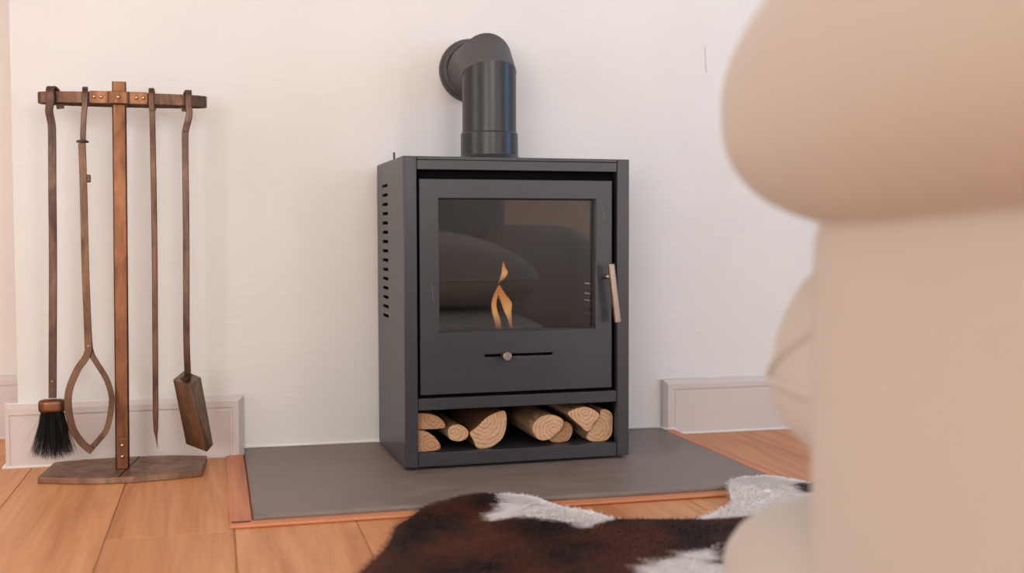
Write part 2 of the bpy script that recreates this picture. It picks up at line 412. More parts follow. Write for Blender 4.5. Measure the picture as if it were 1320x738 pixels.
def bead(name, pts, r=0.0035):
    return struct(obj(name, sweep(bmesh.new(), pts, 2 * r, 2 * r, (0.2, 0.3, 1), rnd=8), 'caulk', smooth=True))
bead('trim_1', [(-0.489, -0.0255, 0.002), (0.0187, -0.0255, 0.002), (0.0195, -0.001, 0.010), (0.022, -0.001, 0.0165), (1.054, -0.001, 0.0165), (1.0555, -0.024, 0.0165), (1.085, -0.0255, 0.0155), (1.095, -0.0255, 0.003), (3.19, -0.0255, 0.002)], 0.0036)
bead('trim_2', [(-2.99, 0.374, 0.002), (-0.492, 0.374, 0.002), (-0.492, -0.0255, 0.002)], 0.0036)
bead('trim_3', [(-0.489, -0.010, 0.1395), (0.0187, -0.010, 0.1395)], 0.0022)
bead('trim_4', [(1.0555, -0.010, 0.1395), (3.19, -0.010, 0.1395)], 0.0022)

# ------------------------------------------------------------------ hearth
hearth = thing('hearth', 'low dark slate hearth slab edged with reddish wood under the stove', 'hearth', (0.54, -0.33, 0))
hx, hy = 0.54, -0.33
SX0, SX1, SD, ST = 0.0214, 1.0536, 0.656, 0.0147
bm = boxes((SX0 - hx, SX1 - hx, -SD - hy, -0.001 - hy, 0.0005, ST))
o = obj('slate_slab', bm, 'slate', hearth); bevel(o, 0.006, 4)
bm = boxes((-0.0195 - hx, SX0 - 0.0015 - hx, -0.6725 - hy, -0.029 - hy, 0.0004, 0.0062))
o = obj('edging_strip', bm, 'edging_y', hearth); bevel(o, 0.003, 3)
bm = boxes((-0.0195 - hx, 1.085 - hx, -0.7195 - hy + 0.03, -0.6575 - hy, 0.0004, 0.0062))
o = obj('edging_strip', bm, 'edging_x', hearth); bevel(o, 0.003, 3)
bm = boxes((SX1 + 0.0015 - hx, 1.083 - hx, -0.6565 - hy, -0.029 - hy, 0.0004, 0.0138))
o = obj('edging_strip', bm, 'edging_y', hearth); bevel(o, 0.003, 3)

# ------------------------------------------------------------------ stove
SZ = 0.0147; FT = 0.006
stove_rot = 0.02366
stove = thing('wood_stove', 'dark grey steel wood stove with glass door and log shelf, on the slate hearth', 'stove', (0.34056, -0.35613, SZ), stove_rot)
SM = Matrix.Translation((0.34056, -0.35613, SZ)) @ Matrix.Rotation(stove_rot, 4, 'Z'); SI = SM.inverted()
def zb(*b):
    b = list(b); b[4] += FT; b[5] += FT; return tuple(b)
def part(name, bm, mt='stove', parent=None, bv=0.0, smooth=False, label=None):
    o = obj(name, bm, mt, parent or stove, smooth)
    if bv: bevel(o, bv, 2)
    if label: o['label'] = label
    return o
Wd, Dp, Hh = 0.50, 0.336, 0.65
slots = [(0.192, 0.264, FT + 0.3015 + i * 0.02093, FT + 0.3085 + i * 0.02093) for i in range(15)]
def side(x_out, sgn, slots, y_in0=0.0):
    us = [0.004, 0.336] + [s[0] for s in slots[:1]] + [s[1] for s in slots[:1]]
    vs = [FT, FT + Hh] + [s[2] for s in slots] + [s[3] for s in slots]
    bm = plate(us, vs, slots, lambda u, v, d: (x_out + sgn * d, u, v), 0.003)
    return bm
o = part('side_panel', side(0.0, 1, slots))
bm = boxes(zb(0, 0.0275, 0, 0.004, 0, 0.65), zb(0.0245, 0.0275, 0.004, 0.02, 0, 0.65)); fl = part('front_flange', bm, parent=o, bv=0.0018)
o2 = part('side_panel', side(0.5, -1, [(0.245, 0.325, s[2], s[3]) for s in slots]))
bm = boxes(zb(0.4725, 0.5, 0, 0.004, 0, 0.65), zb(0.4725, 0.4755, 0.004, 0.02, 0, 0.65)); part('front_flange', bm, parent=o2, bv=0.0018)
part('top_panel', boxes(zb(0.0285, 0.4715, 0.0012, 0.334, 0.643, 0.65), zb(0.0285, 0.4715, 0.0012, 0.006, 0.6225, 0.6425)), bv=0.001)
part('back_panel', boxes(zb(0.004, 0.496, 0.3315, 0.3345, 0.0, 0.642)), 'dark')
part('shelf_bar', boxes(zb(0.0285, 0.4715, 0.0012, 0.022, 0.1195, 0.1440)), bv=0.0012)
part('shelf_deck', boxes(zb(0.005, 0.495, 0.022, 0.330, 0.130, 0.1345)), 'dark')
part('bottom_panel', boxes(zb(0.0285, 0.4715, 0.0012, 0.0052, 0.0, 0.0285), zb(0.0285, 0.4715, 0.0052, 0.330, 0.0245, 0.0285)), bv=0.0012)
for px_, py_ in ((0.03, 0.025), (0.47, 0.025), (0.03, 0.31), (0.47, 0.31)):
    bm = bmesh.new(); lathe(bm, [(0.010, 0.0005), (0.010, FT + 0.004)], (px_, py_, 0), seg=16); part('foot', bm, 'dark', smooth=False)
# inner firebox liner (open to the front)
lin = boxes(zb(0.036, 0.040, 0.03, 0.31, 0.262, 0.61), zb(0.036, 0.466, 0.306, 0.310, 0.262, 0.61), zb(0.036, 0.466, 0.03, 0.31, 0.605, 0.609), zb(0.036, 0.466, 0.03, 0.31, 0.262, 0.266))
liner = part('firebox_liner', lin, 'dark')
# right cheek of the firebox with small louvre slots
ls = [(0.13, 0.19, FT + z_, FT + z_ + 0.0038) for z_ in (0.3025, 0.3200, 0.3330, 0.3480, 0.3615, 0.3715)]
bm = plate([0.03, 0.13, 0.19, 0.31], [FT + 0.262, FT + 0.61] + [s[2] for s in ls] + [s[3] for s in ls], ls, lambda u, v, d: (0.462 + d, u, v), 0.002)
part('louvred_cheek', bm, 'dark', liner)
# near-black sheets put in as the shade of the hollow round the door
part('door_gap_shade', boxes(zb(0.0285, 0.4715, 0.026, 0.03, 0.6, 0.642), zb(0.0285, 0.4715, 0.026, 0.03, 0.1345, 0.262), zb(0.0285, 0.036, 0.026, 0.03, 0.262, 0.6), zb(0.466, 0.4715, 0.026, 0.03, 0.262, 0.6)), 'slot')
# door
gx0, gx1, gz0, gz1 = 0.0742, 0.4240, FT + 0.2815, FT + 0.5632
sx0, sx1, sz0, sz1 = 0.1721, 0.3243, FT + 0.2272, FT + 0.2328
hl = [(gx0, gx1, gz0, gz1), (sx0, sx1, sz0, sz1)]
bm = plate([0.0335, 0.4605, gx0, gx1, sx0, sx1], [FT + 0.1515, FT + 0.6032, gz0, gz1, sz0, sz1], hl, lambda u, v, d: (u, 0.002 + d, v), 0.017)
door = part('door', bm, bv=0.0012)
part('air_slot', boxes((sx0 - .004, sx1 + .004, 0.0195, 0.0215, sz0 - .004, sz1 + .004)), 'slot', door)
part('door_gasket', plate([gx0 - 0.006, gx0 + 0.0025, gx1 - 0.0025, gx1 + 0.006], [gz0 - 0.006, gz0 + 0.0025, gz1 - 0.0025, gz1 + 0.006], [(gx0 + 0.0025, gx1 - 0.0025, gz0 + 0.0025, gz1 - 0.0025)], lambda u, v, d: (u, 0.0195 + d, v), 0.002), 'dark', door)
part('glass', boxes((gx0 - 0.004, gx1 + 0.004, 0.0225, 0.0245, gz0 - 0.004, gz1 + 0.004)), 'glass', door, label='clear ceramic window pane')
# slider knob
bm = bmesh.new(); lathe(bm, [(0.004, 0.001), (0.004, -0.003), (0.0092, -0.003), (0.0100, -0.005), (0.0100, -0.0235), (0.0086, -0.0255)], (0.2155, 0, FT + 0.2298), 'y', 28)
part('knob', bm, 'steel', door, smooth=False, label='small round steel air knob'); bevel(door.children[-1], 0.0004, 1)
# leaning round-bar handle
hb = bmesh.new(); a_ = Vector((0.4452, -0.032, FT + 0.4228)); b_ = Vector((0.4605, -0.032, FT + 0.2980))
sweep(hb, [a_, b_], 0.0150, 0.0150, (1, 0, 0), rnd=28)
hd = part('handle', hb, 'steel', door, smooth=True, label='brushed steel bar handle'); hd.data.set_sharp_from_angle(angle=math.radians(40))
hb = bmesh.new(); sweep(hb, [(0.4395, 0.002, FT + 0.3955), (0.4455, -0.030, FT + 0.3955)], 0.0105, 0.0105, (1, 0, 0), rnd=20)
part('handle_stem', hb, 'steel', door, smooth=True)
# thin pin at the back left of the top
bm = bmesh.new(); lathe(bm, [(0.0025, FT + 0.6505), (0.0025, FT + 0.675)], (0.0255, 0.25, 0), seg=10); part('top_pin', bm, 'elbow')
# small pale wear scratches on the door
scr = mat('scratch_pale', (0.17, 0.16, 0.16), 0.6)
def scratch(pts, w_=0.0009):
    return sweep(bmesh.new(), pts, w_, 0.0003)
part('wear_scratch', scratch([(0.0585, 0.0017, FT + 0.385), (0.0605, 0.0017, FT + 0.365), (0.0625, 0.0017, FT + 0.345)]), scr, door)
part('wear_scratch', scratch([(0.4375, 0.0017, FT + 0.548), (0.4385, 0.0017, FT + 0.542)]), scr, door)
part('wear_scratch', scratch([(0.4415, 0.0017, FT + 0.535), (0.4425, 0.0017, FT + 0.525), (0.4405, 0.0017, FT + 0.52)]), scr, door)

# flue pipe, built in room coordinates then carried into the stove
def to_stove(bm):
    bmesh.ops.transform(bm, matrix=SI, verts=bm.verts); return bm
PX, PY, PR = 0.5610, -0.200, 0.0605
seg = 64
def tilted_ring(bm, c, n, r, ref=(1, 0, 0)):
    """ring where a tube about `n_axis` is cut by the plane through c"""
    n = Vector(n)
    return n
def cyl_cut(bm, p, axis, cutn, r):
    """ring of a cylinder (radius r, through p along axis) cut by plane with normal cutn through p"""
    axis = Vector(axis).normalized(); cutn = Vector(cutn).normalized(); p = Vector(p)
    a = Vector((1, 0, 0)); b = axis.cross(a); ring = []
    for i in range(seg):
        th = 2 * math.pi * i / seg; q = a * math.cos(th) * r + b * math.sin(th) * r
        t = -q.dot(cutn) / axis.dot(cutn); ring.append(bm.verts.new(p + q + axis * t))
    return ring
def bridge(bm, A, B):
    for i in range(seg): bm.faces.new([A[i], A[(i + 1) % seg], B[(i + 1) % seg], B[i]])
z0 = SZ + FT + 0.65
c1 = Vector((PX, PY, 0.863)); c2 = Vector((PX, PY + 0.035, 0.898))
Zv = Vector((0, 0, 1)); Yv = Vector((0, 1, 0)); Dv = (Zv + Yv).normalized()
n1 = (Zv + Dv).normalized(); n2 = (Yv + Dv).normalized()
bm = bmesh.new()
A = cyl_cut(bm, (PX, PY, z0 + 0.0), Zv, Zv, PR); B = cyl_cut(bm, c1, Zv, n1, PR); bridge(bm, A, B); bm.faces.new(A[::-1]); bm.faces.new(B)
flue = part('flue_pipe', to_stove(bm), 'pipe', smooth=True, label='black steel flue pipe'); flue.data.set_sharp_from_angle(angle=math.radians(40))
bm = bmesh.new()
A = cyl_cut(bm, c1 + Zv * 0.0002, Zv, n1, PR + 0.0008); B = cyl_cut(bm, c1 + Dv * 0.004, Dv, n1, PR + 0.0008); Cc = cyl_cut(bm, c2, Dv, n2, PR + 0.0008); Dd = cyl_cut(bm, (PX, -0.004, 0.898), Yv, Yv, PR + 0.0008)
bridge(bm, A, B); bridge(bm, B, Cc); bridge(bm, Cc, Dd); bm.faces.new(A[::-1]); bm.faces.new(Dd)
part('elbow', to_stove(bm), 'elbow', flue, smooth=True); 
bm = bmesh.new(); lathe(bm, [(PR, z0 + 0.001), (0.070, z0 + 0.001), (0.0705, z0 + 0.004), (0.0645, z0 + 0.014), (0.0642, z0 + 0.062), (0.0618, z0 + 0.0645), (PR, z0 + 0.0648)], (PX, PY, 0), 'z', seg, cap=False)
c_ = part('collar', to_stove(bm), 'pipe', flue, smooth=True); c_.data.set_sharp_from_angle(angle=math.radians(30))
bm = bmesh.new(); lathe(bm, [(0.0618, -0.001), (0.0755, -0.001), (0.0755, -0.010), (0.0735, -0.013), (0.0690, -0.013), (0.0690, -0.017), (0.0665, -0.030), (0.0640, -0.032), (0.0618, -0.032)], (PX, 0, 0.901), 'y', seg, cap=False)
c_ = part('wall_rosette', to_stove(bm), 'elbow', flue, smooth=True); c_.data.set_sharp_from_angle(angle=math.radians(30))

# ------------------------------------------------------------------ flame
bt = tag(obj('burner_tray', boxes((-0.09, 0.09, -0.03, 0.03, 0, 0.007)), 'dark'), 'low black burner tray on the floor of the firebox under the flame', 'burner')
bt.location = SM @ Vector((0.245, 0.135, FT + 0.2665)); bt.rotation_euler = (0, 0, stove_rot)
flame = thing('flame', 'small orange flame of three tongues burning behind the stove glass', 'flame', tuple(SM @ Vector((0.245, 0.12, FT + 0.2740))), stove_rot)
fo = Vector((0.245, 0.12, FT + 0.2740))
def tongue(spine, rad, yth=0.35):
    bm = bmesh.new(); sp = smooth_path([(x_ - fo.x, 0, z_ + FT - fo.z) for x_, z_ in spine], 6)
    rr = smooth_path([(r, 0, 0) for r in rad], 6); rings = []
    for p, r in zip(sp, rr):
        r_ = max(r.x, 0.0003); rings.append([bm.verts.new(p + Vector((math.cos(2 * math.pi * i / 20) * r_, math.sin(2 * math.pi * i / 20) * r_ * 0.6, 0))) for i in range(20)])
    for a, b in zip(rings, rings[1:]):
        for i in range(20): bm.faces.new([a[i], a[(i + 1) % 20], b[(i + 1) % 20], b[i]])
    return bm
obj('flame_tongue', tongue([(0.2335, 0.3770), (0.2430, 0.3880), (0.2500, 0.4020), (0.2480, 0.4130), (0.2465, 0.4280)], [0.001, 0.0055, 0.0075, 0.0045, 0.0004]), 'flame', flame, True)
obj('flame_tongue', tongue([(0.2660, 0.2740), (0.2620, 0.2950), (0.2570, 0.3150), (0.2540, 0.3350), (0.2430, 0.3550), (0.2370, 0.3760)], [0.0030, 0.0045, 0.0085, 0.0125, 0.0085, 0.0008]), 'flame', flame, True)
obj('flame_tongue', tongue([(0.2360, 0.2740), (0.2330, 0.2950), (0.2270, 0.3150), (0.2250, 0.3350), (0.2300, 0.3550), (0.2350, 0.3720)], [0.0070, 0.0075, 0.0065, 0.0060, 0.0050, 0.0008]), 'flame', flame, True)

# ------------------------------------------------------------------ firewood
def log(label, poly, y0, length, bark='bark', cut='cut', seed=0, dx=0.0, dz=0.0):
    """poly in stove coordinates (x, z); log runs straight back from y0"""
    cx_ = sum(p[0] for p in poly) / len(poly); cz_ = sum(p[1] for p in poly) / len(poly)
    P = []
    n_ = len(poly)
    for i in range(n_):
        a = Vector((poly[i][0] - cx_, poly[i][1] - cz_)); b = Vector((poly[(i + 1) % n_][0] - cx_, poly[(i + 1) % n_][1] - cz_))
        a0 = Vector((poly[i - 1][0] - cx_, poly[i - 1][1] - cz_)); b1 = Vector((poly[(i + 2) % n_][0] - cx_, poly[(i + 2) % n_][1] - cz_))
        for k in range(3):
            t = k / 3; P.append(0.5 * ((2 * a) + (b - a0) * t + (2 * a0 - 5 * a + 4 * b - b1) * t * t + (3 * a - a0 - 3 * b + b1) * t ** 3))
    low = min(p.y for p in P)
    root = thing('firewood_log', label, 'log', tuple(SM @ Vector((cx_, y0, cz_ + FT))), stove_rot, 'split logs stored under the stove')
    rings = []; bm = bmesh.new(); cf = bmesh.new()
    for s in range(9):
        t = s / 8; y_ = t * length; ring = []
        for i, p in enumerate(P):
            f = 1 + 0.05 * noise.noise(Vector((p.x * 60, p.y * 60, y_ * 18 + seed * 9))) * (1 if s else 0)
            q = p * f; zz = max(q.y, low)
            ring.append(bm.verts.new((q.x + dx * t, y_, zz + dz * t)))
        rings.append(ring)
    n2 = len(P)
    for a, b in zip(rings, rings[1:]):
        for i in range(n2): bm.faces.new([a[i], a[(i + 1) % n2], b[(i + 1) % n2], b[i]])
    bm.faces.new(rings[-1])
    obj('bark', bm, bark, root, True)
    # front cut face: slightly rough, with a fine chamfer
    ca = [cf.verts.new((p.x, 0.0, p.y)) for p in P]; cb = [cf.verts.new((p.x * 0.96, -0.0012 + 0.0006 * noise.noise(Vector((p.x * 200, seed, p.y * 200))), p.y * 0.96)) for p in P]
    cc = [cf.verts.new((p.x * 0.55, -0.0015 + 0.001 * noise.noise(Vector((p.x * 150, seed, p.y * 150))), p.y * 0.55)) for p in P]
    for a, b in ((ca, cb), (cb, cc)):
        for i in range(n2): cf.faces.new([a[i], a[(i + 1) % n2], b[(i + 1) % n2], b[i]])
    ce = cf.verts.new((0, -0.001, 0))
    for i in range(n2): cf.faces.new([cc[i], cc[(i + 1) % n2], ce])
    obj('cut_end', cf, cut, root, False)
    return root
L1 = [(0.0055, 0.1060), (0.0300, 0.1100), (0.0574, 0.1075), (0.0752, 0.1014), (0.0877, 0.0902), (0.0923, 0.0790), (0.0858, 0.0750), (0.0536, 0.0745), (0.0200, 0.0775), (0.0055, 0.0800)]
L2 = [(0.0055, 0.0735), (0.0233, 0.0745), (0.0409, 0.0738), (0.0586, 0.0660), (0.0727, 0.0521), (0.0791, 0.0400), (0.0744, 0.0312), (0.0477, 0.0292), (0.0200, 0.0290), (0.0055, 0.0295)]
L3 = [(0.0965, 0.0668), (0.0994, 0.0762), (0.111, 0.082), (0.1254, 0.0806), (0.1381, 0.0718), (0.1424, 0.0609), (0.1362, 0.0506), (0.1216, 0.046), (0.1054, 0.0493), (0.0979, 0.0572)]
L4 = [(0.1438, 0.0643), (0.1592, 0.0759), (0.1775, 0.0928), (0.1958, 0.1026), (0.2178, 0.1087), (0.2241, 0.0995), (0.2251, 0.0816), (0.2221, 0.0639), (0.2121, 0.0445), (0.1882, 0.0302), (0.1608, 0.0300), (0.1518, 0.0470)]
L5 = [(0.2811, 0.0653), (0.2848, 0.0795), (0.3017, 0.093), (0.3242, 0.0956), (0.3440, 0.0891), (0.3520, 0.0778), (0.3447, 0.0619), (0.3317, 0.0501), (0.3166, 0.0419), (0.3016, 0.0409), (0.2885, 0.0488)]
L6 = [(0.3230, 0.0399), (0.3340, 0.0500), (0.3490, 0.0610), (0.3560, 0.0720), (0.3688, 0.0741), (0.3803, 0.0644), (0.3822, 0.0497), (0.3725, 0.0330), (0.3572, 0.0292), (0.3380, 0.0300)]
L7 = [(0.362, 0.0956), (0.3772, 0.1058), (0.3963, 0.1097), (0.4154, 0.1059), (0.4308, 0.0961), (0.4350, 0.0867), (0.4231, 0.0720), (0.4085, 0.0540), (0.3886, 0.0702)]
L8 = [(0.4100, 0.0410), (0.4180, 0.0560), (0.4290, 0.0700), (0.4400, 0.0850), (0.4442, 0.0989), (0.4597, 0.0981), (0.4710, 0.0864), (0.4715, 0.0638), (0.4700, 0.0438), (0.4560, 0.0305), (0.4363, 0.0290), (0.4180, 0.0310)]
log('quarter-split orange log at the far left of the stove shelf, upper of the two', L1, 0.030, 0.27, 'bark', 'cut_orange', 1)
log('quarter-split orange log at the far left of the stove shelf, lying on the shelf floor', L2, 0.020, 0.28, 'bark', 'cut_orange', 2)
log('thinnest round log, third from the left, with an oval pale cut end', L3, 0.026, 0.26, 'bark', 'cut', 3, -0.006, 0.0)
log('largest half-round log with curved growth rings and a ragged bark rim', L4, 0.020, 0.27, 'bark_dark', 'cut', 4)
log('pale-barked round log right of the shelf middle, in front of another', L5, 0.012, 0.27, 'bark', 'cut', 5, -0.012, 0.004)
log('log partly hidden behind and below the pale-barked round one', L6, 0.040, 0.25, 'bark', 'cut_orange', 6, 0.004, 0.0)
log('dome-topped wedge of split wood, highest in the right half of the shelf', L7, 0.012, 0.27, 'bark', 'cut', 7, 0.004, 0.004)
log('rightmost log, crescent cut end leaning against the shelf side', L8, 0.026, 0.26, 'bark', 'cut', 8)

# ------------------------------------------------------------------ fireplace tool stand
TX, TY = -0.231, -0.150
stand = thing('fireplace_tool_stand', 'bronze upright tool stand with an oval top ring, left of the hearth', 'tool stand', (TX, TY, 0))
def tp(*p): return (p[0] - TX, p[1] - TY, p[2])
foot_pts = smooth_path([(-0.3970, -0.2065, 0), (-0.3200, -0.2370, 0), (-0.2405, -0.2510, 0), (-0.1500, -0.2450, 0), (-0.0726, -0.2282, 0)], 6) + [Vector((-0.0665, -0.1500, 0))] + \
    smooth_path([(-0.0619, -0.0640, 0), (-0.1400, -0.0350, 0), (-0.2170, -0.0290, 0), (-0.3100, -0.0335, 0), (-0.3850, -0.0500, 0)], 6)
bm = bmesh.new(); lo = [bm.verts.new(tp(p.x, p.y, 0.0003)) for p in foot_pts]; hi = [bm.verts.new(tp(p.x, p.y, 0.0135)) for p in foot_pts]
bm.faces.new(lo[::-1]); bm.faces.new(hi)
for i in range(len(lo)): bm.faces.new([lo[i], lo[(i + 1) % len(lo)], hi[(i + 1) % len(lo)], hi[i]])
base = obj('base', bm, 'bronze_base', stand); bevel(base, 0.0012, 2)
bm = bmesh.new(); sweep(bm, [tp(-0.2360, -0.2480, 0.0136), tp(-0.2080, -0.0320, 0.0136)], 0.0022, 0.0012); obj('base_seam', bm, 'slot', base)
bm = bmesh.new(); sweep(bm, [tp(-0.2350, -0.1560, 0.0138), tp(-0.2280, -0.1560, 0.8305)], 0.0285, 0.0120); post = obj('post', bm, 'bronze', stand); bevel(post, 0.0008, 1)
bm = bmesh.new(); sweep(bm, [tp(-0.2346, -0.1640, 0.0140), tp(-0.2343, -0.1640, 0.0820)], 0.0235, 0.0036); fp = obj('foot_strap', bm, 'bronze', stand); bevel(fp, 0.0006, 1)
for z_ in (0.0640, 0.0400):
    obj('rivet', dome(bmesh.new(), tp(-0.2343, -0.1658, z_), 0.0044), 'rivet', fp, True)
# ring: oval band of flat bar
rcx, rcy, ra, rb = -0.221, -0.130, 0.1685, 0.0375
ring_pts = []
for i in range(96):
    a = 2 * math.pi * i / 96; c, s = math.cos(a), math.sin(a)
    ring_pts.append(Vector((rcx + ra * math.copysign(abs(c) ** 0.9, c), rcy + rb * math.copysign(abs(s) ** 0.75, s), 0)))
bm = bmesh.new(); L = []
for i, p in enumerate(ring_pts):
    d = (ring_pts[(i + 1) % 96] - ring_pts[i - 1]).normalized(); nn = Vector((d.y, -d.x, 0))
    L.append([bm.verts.new(tp(*(p + nn * o_ + Vector((0, 0, z_))))) for o_, z_ in ((0.002, 0.784), (0.002, 0.807), (-0.002, 0.807), (-0.002, 0.784))])
for i in range(96):
    a, b = L[i], L[(i + 1) % 96]
    for k in range(4): bm.faces.new([a[k], a[(k + 1) % 4], b[(k + 1) % 4], b[k]])
ring = obj('ring', bm, 'bronze_mid', stand, True); bevel(ring, 0.0005, 1)
yf = rcy - rb - 0.002
bm = bmesh.new(); ys_ = [(-0.286, yf - 0.0021), (-0.256, yf - 0.0021), (-0.249, yf - 0.0030), (-0.246, yf - 0.0065), (-0.2435, yf - 0.0075), (-0.2125, yf - 0.0075), (-0.210, yf - 0.0065), (-0.207, yf - 0.0030), (-0.200, yf - 0.0021), (-0.171, yf - 0.0021)]
sweep(bm, [tp(a, b, 0.7955) for a, b in ys_], 0.0255, 0.0035, (0, 0, 1)); sp = obj('ring_strap', bm, 'bronze', stand); bevel(sp, 0.0005, 1)
for x_, y_ in ((-0.2770, 0), (-0.2630, 0), (-0.2285, -0.0055), (-0.1930, 0), (-0.1790, 0)):
    obj('rivet', dome(bmesh.new(), tp(x_, yf - 0.0039 + y_, 0.7960), 0.0042), 'rivet', sp, True)

# hanging tools: shafts of flat bar hooked over the front of the ring
def hook_path(xt, yb, x_shaft, rest, tipx=0.0, over=0.0085):
    """tip behind the band, over its top, down in front, then the rest"""
    p = [(xt + tipx, yb + 0.010, 0.773), (xt + tipx * 0.8, yb + 0.012, 0.790), (xt + tipx * 0.5, yb + 0.009, 0.808), (xt, yb, 0.8145), (xt - tipx * .1, yb - 0.010, 0.807), (xt, yb - 0.013, 0.788)]
    return smooth_path(p + rest, 6)
def ty(x_):
    s = min(1, abs(x_ - rcx) / ra); c = s ** (1 / 0.9); return rcy - rb * (max(0, 1 - c * c) ** 0.5) ** 0.75
# 1 brush
def root_at(name, label, cat, x_, y_, z_): 
    o = thing(name, label, cat, (x_, y_, z_)); return o
def shifted(bm, r):
    bmesh.ops.translate(bm, verts=bm.verts, vec=-Vector(r.location)); return bm
yb = ty(-0.3616)
r = root_at('hearth_brush', 'hearth brush with black bristles hanging at the left end of the stand', 'brush', -0.3695, -0.185, 0.045)
path = hook_path(-0.3616, yb, 0, [(-0.3645, yb - 0.018, 0.765), (-0.3600, -0.1800, 0.742), (-0.3585, -0.182, 0.715), (-0.3605, -0.180, 0.60), (-0.3630, -0.174, 0.45), (-0.3706, -0.164, 0.170)], 0.016)
obj('shaft', shifted(sweep(bmesh.new(), path, 0.0155, 0.0065), r), 'bronze_dark', r, True).data.set_sharp_from_angle(angle=math.radians(40))
obj('pin', shifted(dome(bmesh.new(), (-0.3697, -0.1687, 0.205), 0.002), r), 'rivet', r, True)
bm = puffy((-0.3716, -0.164, 0.1535), (0.0268, 0.0175, 0.0140), 3.2, 20, ez=5); obj('ferrule', shifted(bm, r), 'bronze', r, True)
bv = []; bf = []; rb_ = random.Random(5)
for i in range(1500):
    a = rb_.random() * 2 * math.pi; q = math.sqrt(rb_.random())
    ux, uy = math.cos(a) * q, math.sin(a) * q
    p0 = Vector((-0.3716 + ux * 0.0225, -0.164 + uy * 0.0135, 0.1425))
    ln = 0.100 + rb_.uniform(-0.012, 0.004) - 0.010 * q * q
    spread = 1.0 + rb_.gauss(0, 0.12)
    fx = ux * 0.0215 * spread + rb_.gauss(0, 0.0028); fy = uy * 0.020 * spread + rb_.gauss(0, 0.003)
    if rb_.random() < 0.012: fx *= 1.55; ln *= rb_.uniform(0.75, 0.95)
    if p0.x + fx > -0.356: fy = max(fy, -0.181 - p0.y)
    w_ = rb_.uniform(0.0006, 0.0010); wa = rb_.random() * math.pi; wv_ = Vector((math.cos(wa), math.sin(wa), 0)) * w_
    k = len(bv); N = 4
    for s in range(N + 1):
        t = s / N; c = p0 + Vector((fx * t ** 1.25, fy * t ** 1.25, -ln * t)); ww = wv_ * (1 - 0.75 * t)
        bv += [c - ww * .5, c + ww * .5]
    for s in range(N): bf.append((k + 2 * s, k + 2 * s + 1, k + 2 * s + 3, k + 2 * s + 2))
me = bpy.data.meshes.new('bristles'); me.from_pydata([tuple(v - Vector(r.location)) for v in bv], [], bf)
tag(link('bristles', me, 'bristle', r), kind='stuff')
# 2 tongs
r = root_at('log_tongs', 'bronze log tongs with two bowed arms meeting at the tips', 'tongs', -0.295, -0.185, 0.056)
yb = ty(-0.2942)
path = hook_path(-0.2942, yb, 0, [(-0.2948, yb - 0.014, 0.775), (-0.2975, yb - 0.013, 0.745), (-0.2990, -0.183, 0.700), (-0.2985, -0.184, 0.64), (-0.2970, -0.185, 0.45), (-0.2955, -0.185, 0.300), (-0.2950, -0.185, 0.268)], -0.003)
obj('shaft', shifted(sweep(bmesh.new(), path, 0.0110, 0.0060), r), 'bronze_dark', r, True).data.set_sharp_from_angle(angle=math.radians(40))
cb = bmesh.new(); lathe(cb, [(0.0060, 0.7000), (0.0120, 0.7000), (0.0125, 0.7025), (0.0095, 0.7050), (0.0045, 0.7055)], (-0.3000, -0.183, 0), seg=20); obj('collar', shifted(cb, r), 'bronze_dark', r, True)
lb = bmesh.new(); box(lb, -0.2935, -0.2850, -0.189, -0.181, 0.618, 0.634); o = obj('stop_lug', shifted(lb, r), 'bronze_mid', r); bevel(o, 0.002, 2)
armL = smooth_path([(-0.3005, -0.1870, 0.698), (-0.2990, -0.1885, 0.600), (-0.2985, -0.1895, 0.450), (-0.2960, -0.1895, 0.300), (-0.2980, -0.1895, 0.262), (-0.3200, -0.1895, 0.2264), (-0.3370, -0.1895, 0.1751), (-0.3310, -0.1880, 0.1130), (-0.3120, -0.1880, 0.0770), (-0.2915, -0.1880, 0.0580)], 8)
armR = smooth_path([(-0.2975, -0.1840, 0.450), (-0.2945, -0.1840, 0.300), (-0.2900, -0.1840, 0.262), (-0.2800, -0.1840, 0.2420), (-0.2610, -0.1840, 0.2060), (-0.2520, -0.1840, 0.1634), (-0.2620, -0.1845, 0.1064), (-0.2800, -0.1850, 0.0800), (-0.2985, -0.1850, 0.0600)], 8)
obj('arm', shifted(sweep(bmesh.new(), armL, 0.0145, 0.0045), r), 'bronze_mid', r, True).data.set_sharp_from_angle(angle=math.radians(40))
obj('arm', shifted(sweep(bmesh.new(), armR, 0.0115, 0.0045), r), 'bronze_mid', r, True).data.set_sharp_from_angle(angle=math.radians(40))
obj('pivot_pin', shifted(dome(bmesh.new(), (-0.2955, -0.1917, 0.2790), 0.0025), r), 'rivet', r, True)
# 3 poker
r = root_at('fire_poker', 'slim bronze poker with a pointed tip, first right of the post', 'poker', -0.162, -0.183, 0.057)
yb = ty(-0.1625)
path = hook_path(-0.1625, yb, 0, [(-0.1620, yb - 0.013, 0.772), (-0.1612, -0.1810, 0.740), (-0.1610, -0.1830, 0.51), (-0.1632, -0.1830, 0.28), (-0.1648, -0.1830, 0.115), (-0.1642, -0.1830, 0.085), (-0.1618, -0.1830, 0.058)], 0.002)
n_ = len(path); tap = [1.0 if i < n_ - 14 else max(0.12, (n_ - 1 - i) / 13) for i in range(n_)]
obj('shaft', shifted(sweep(bmesh.new(), path, 0.0115, 0.0080, taper=tap), r), 'bronze_mid', r, True).data.set_sharp_from_angle(angle=math.radians(40))
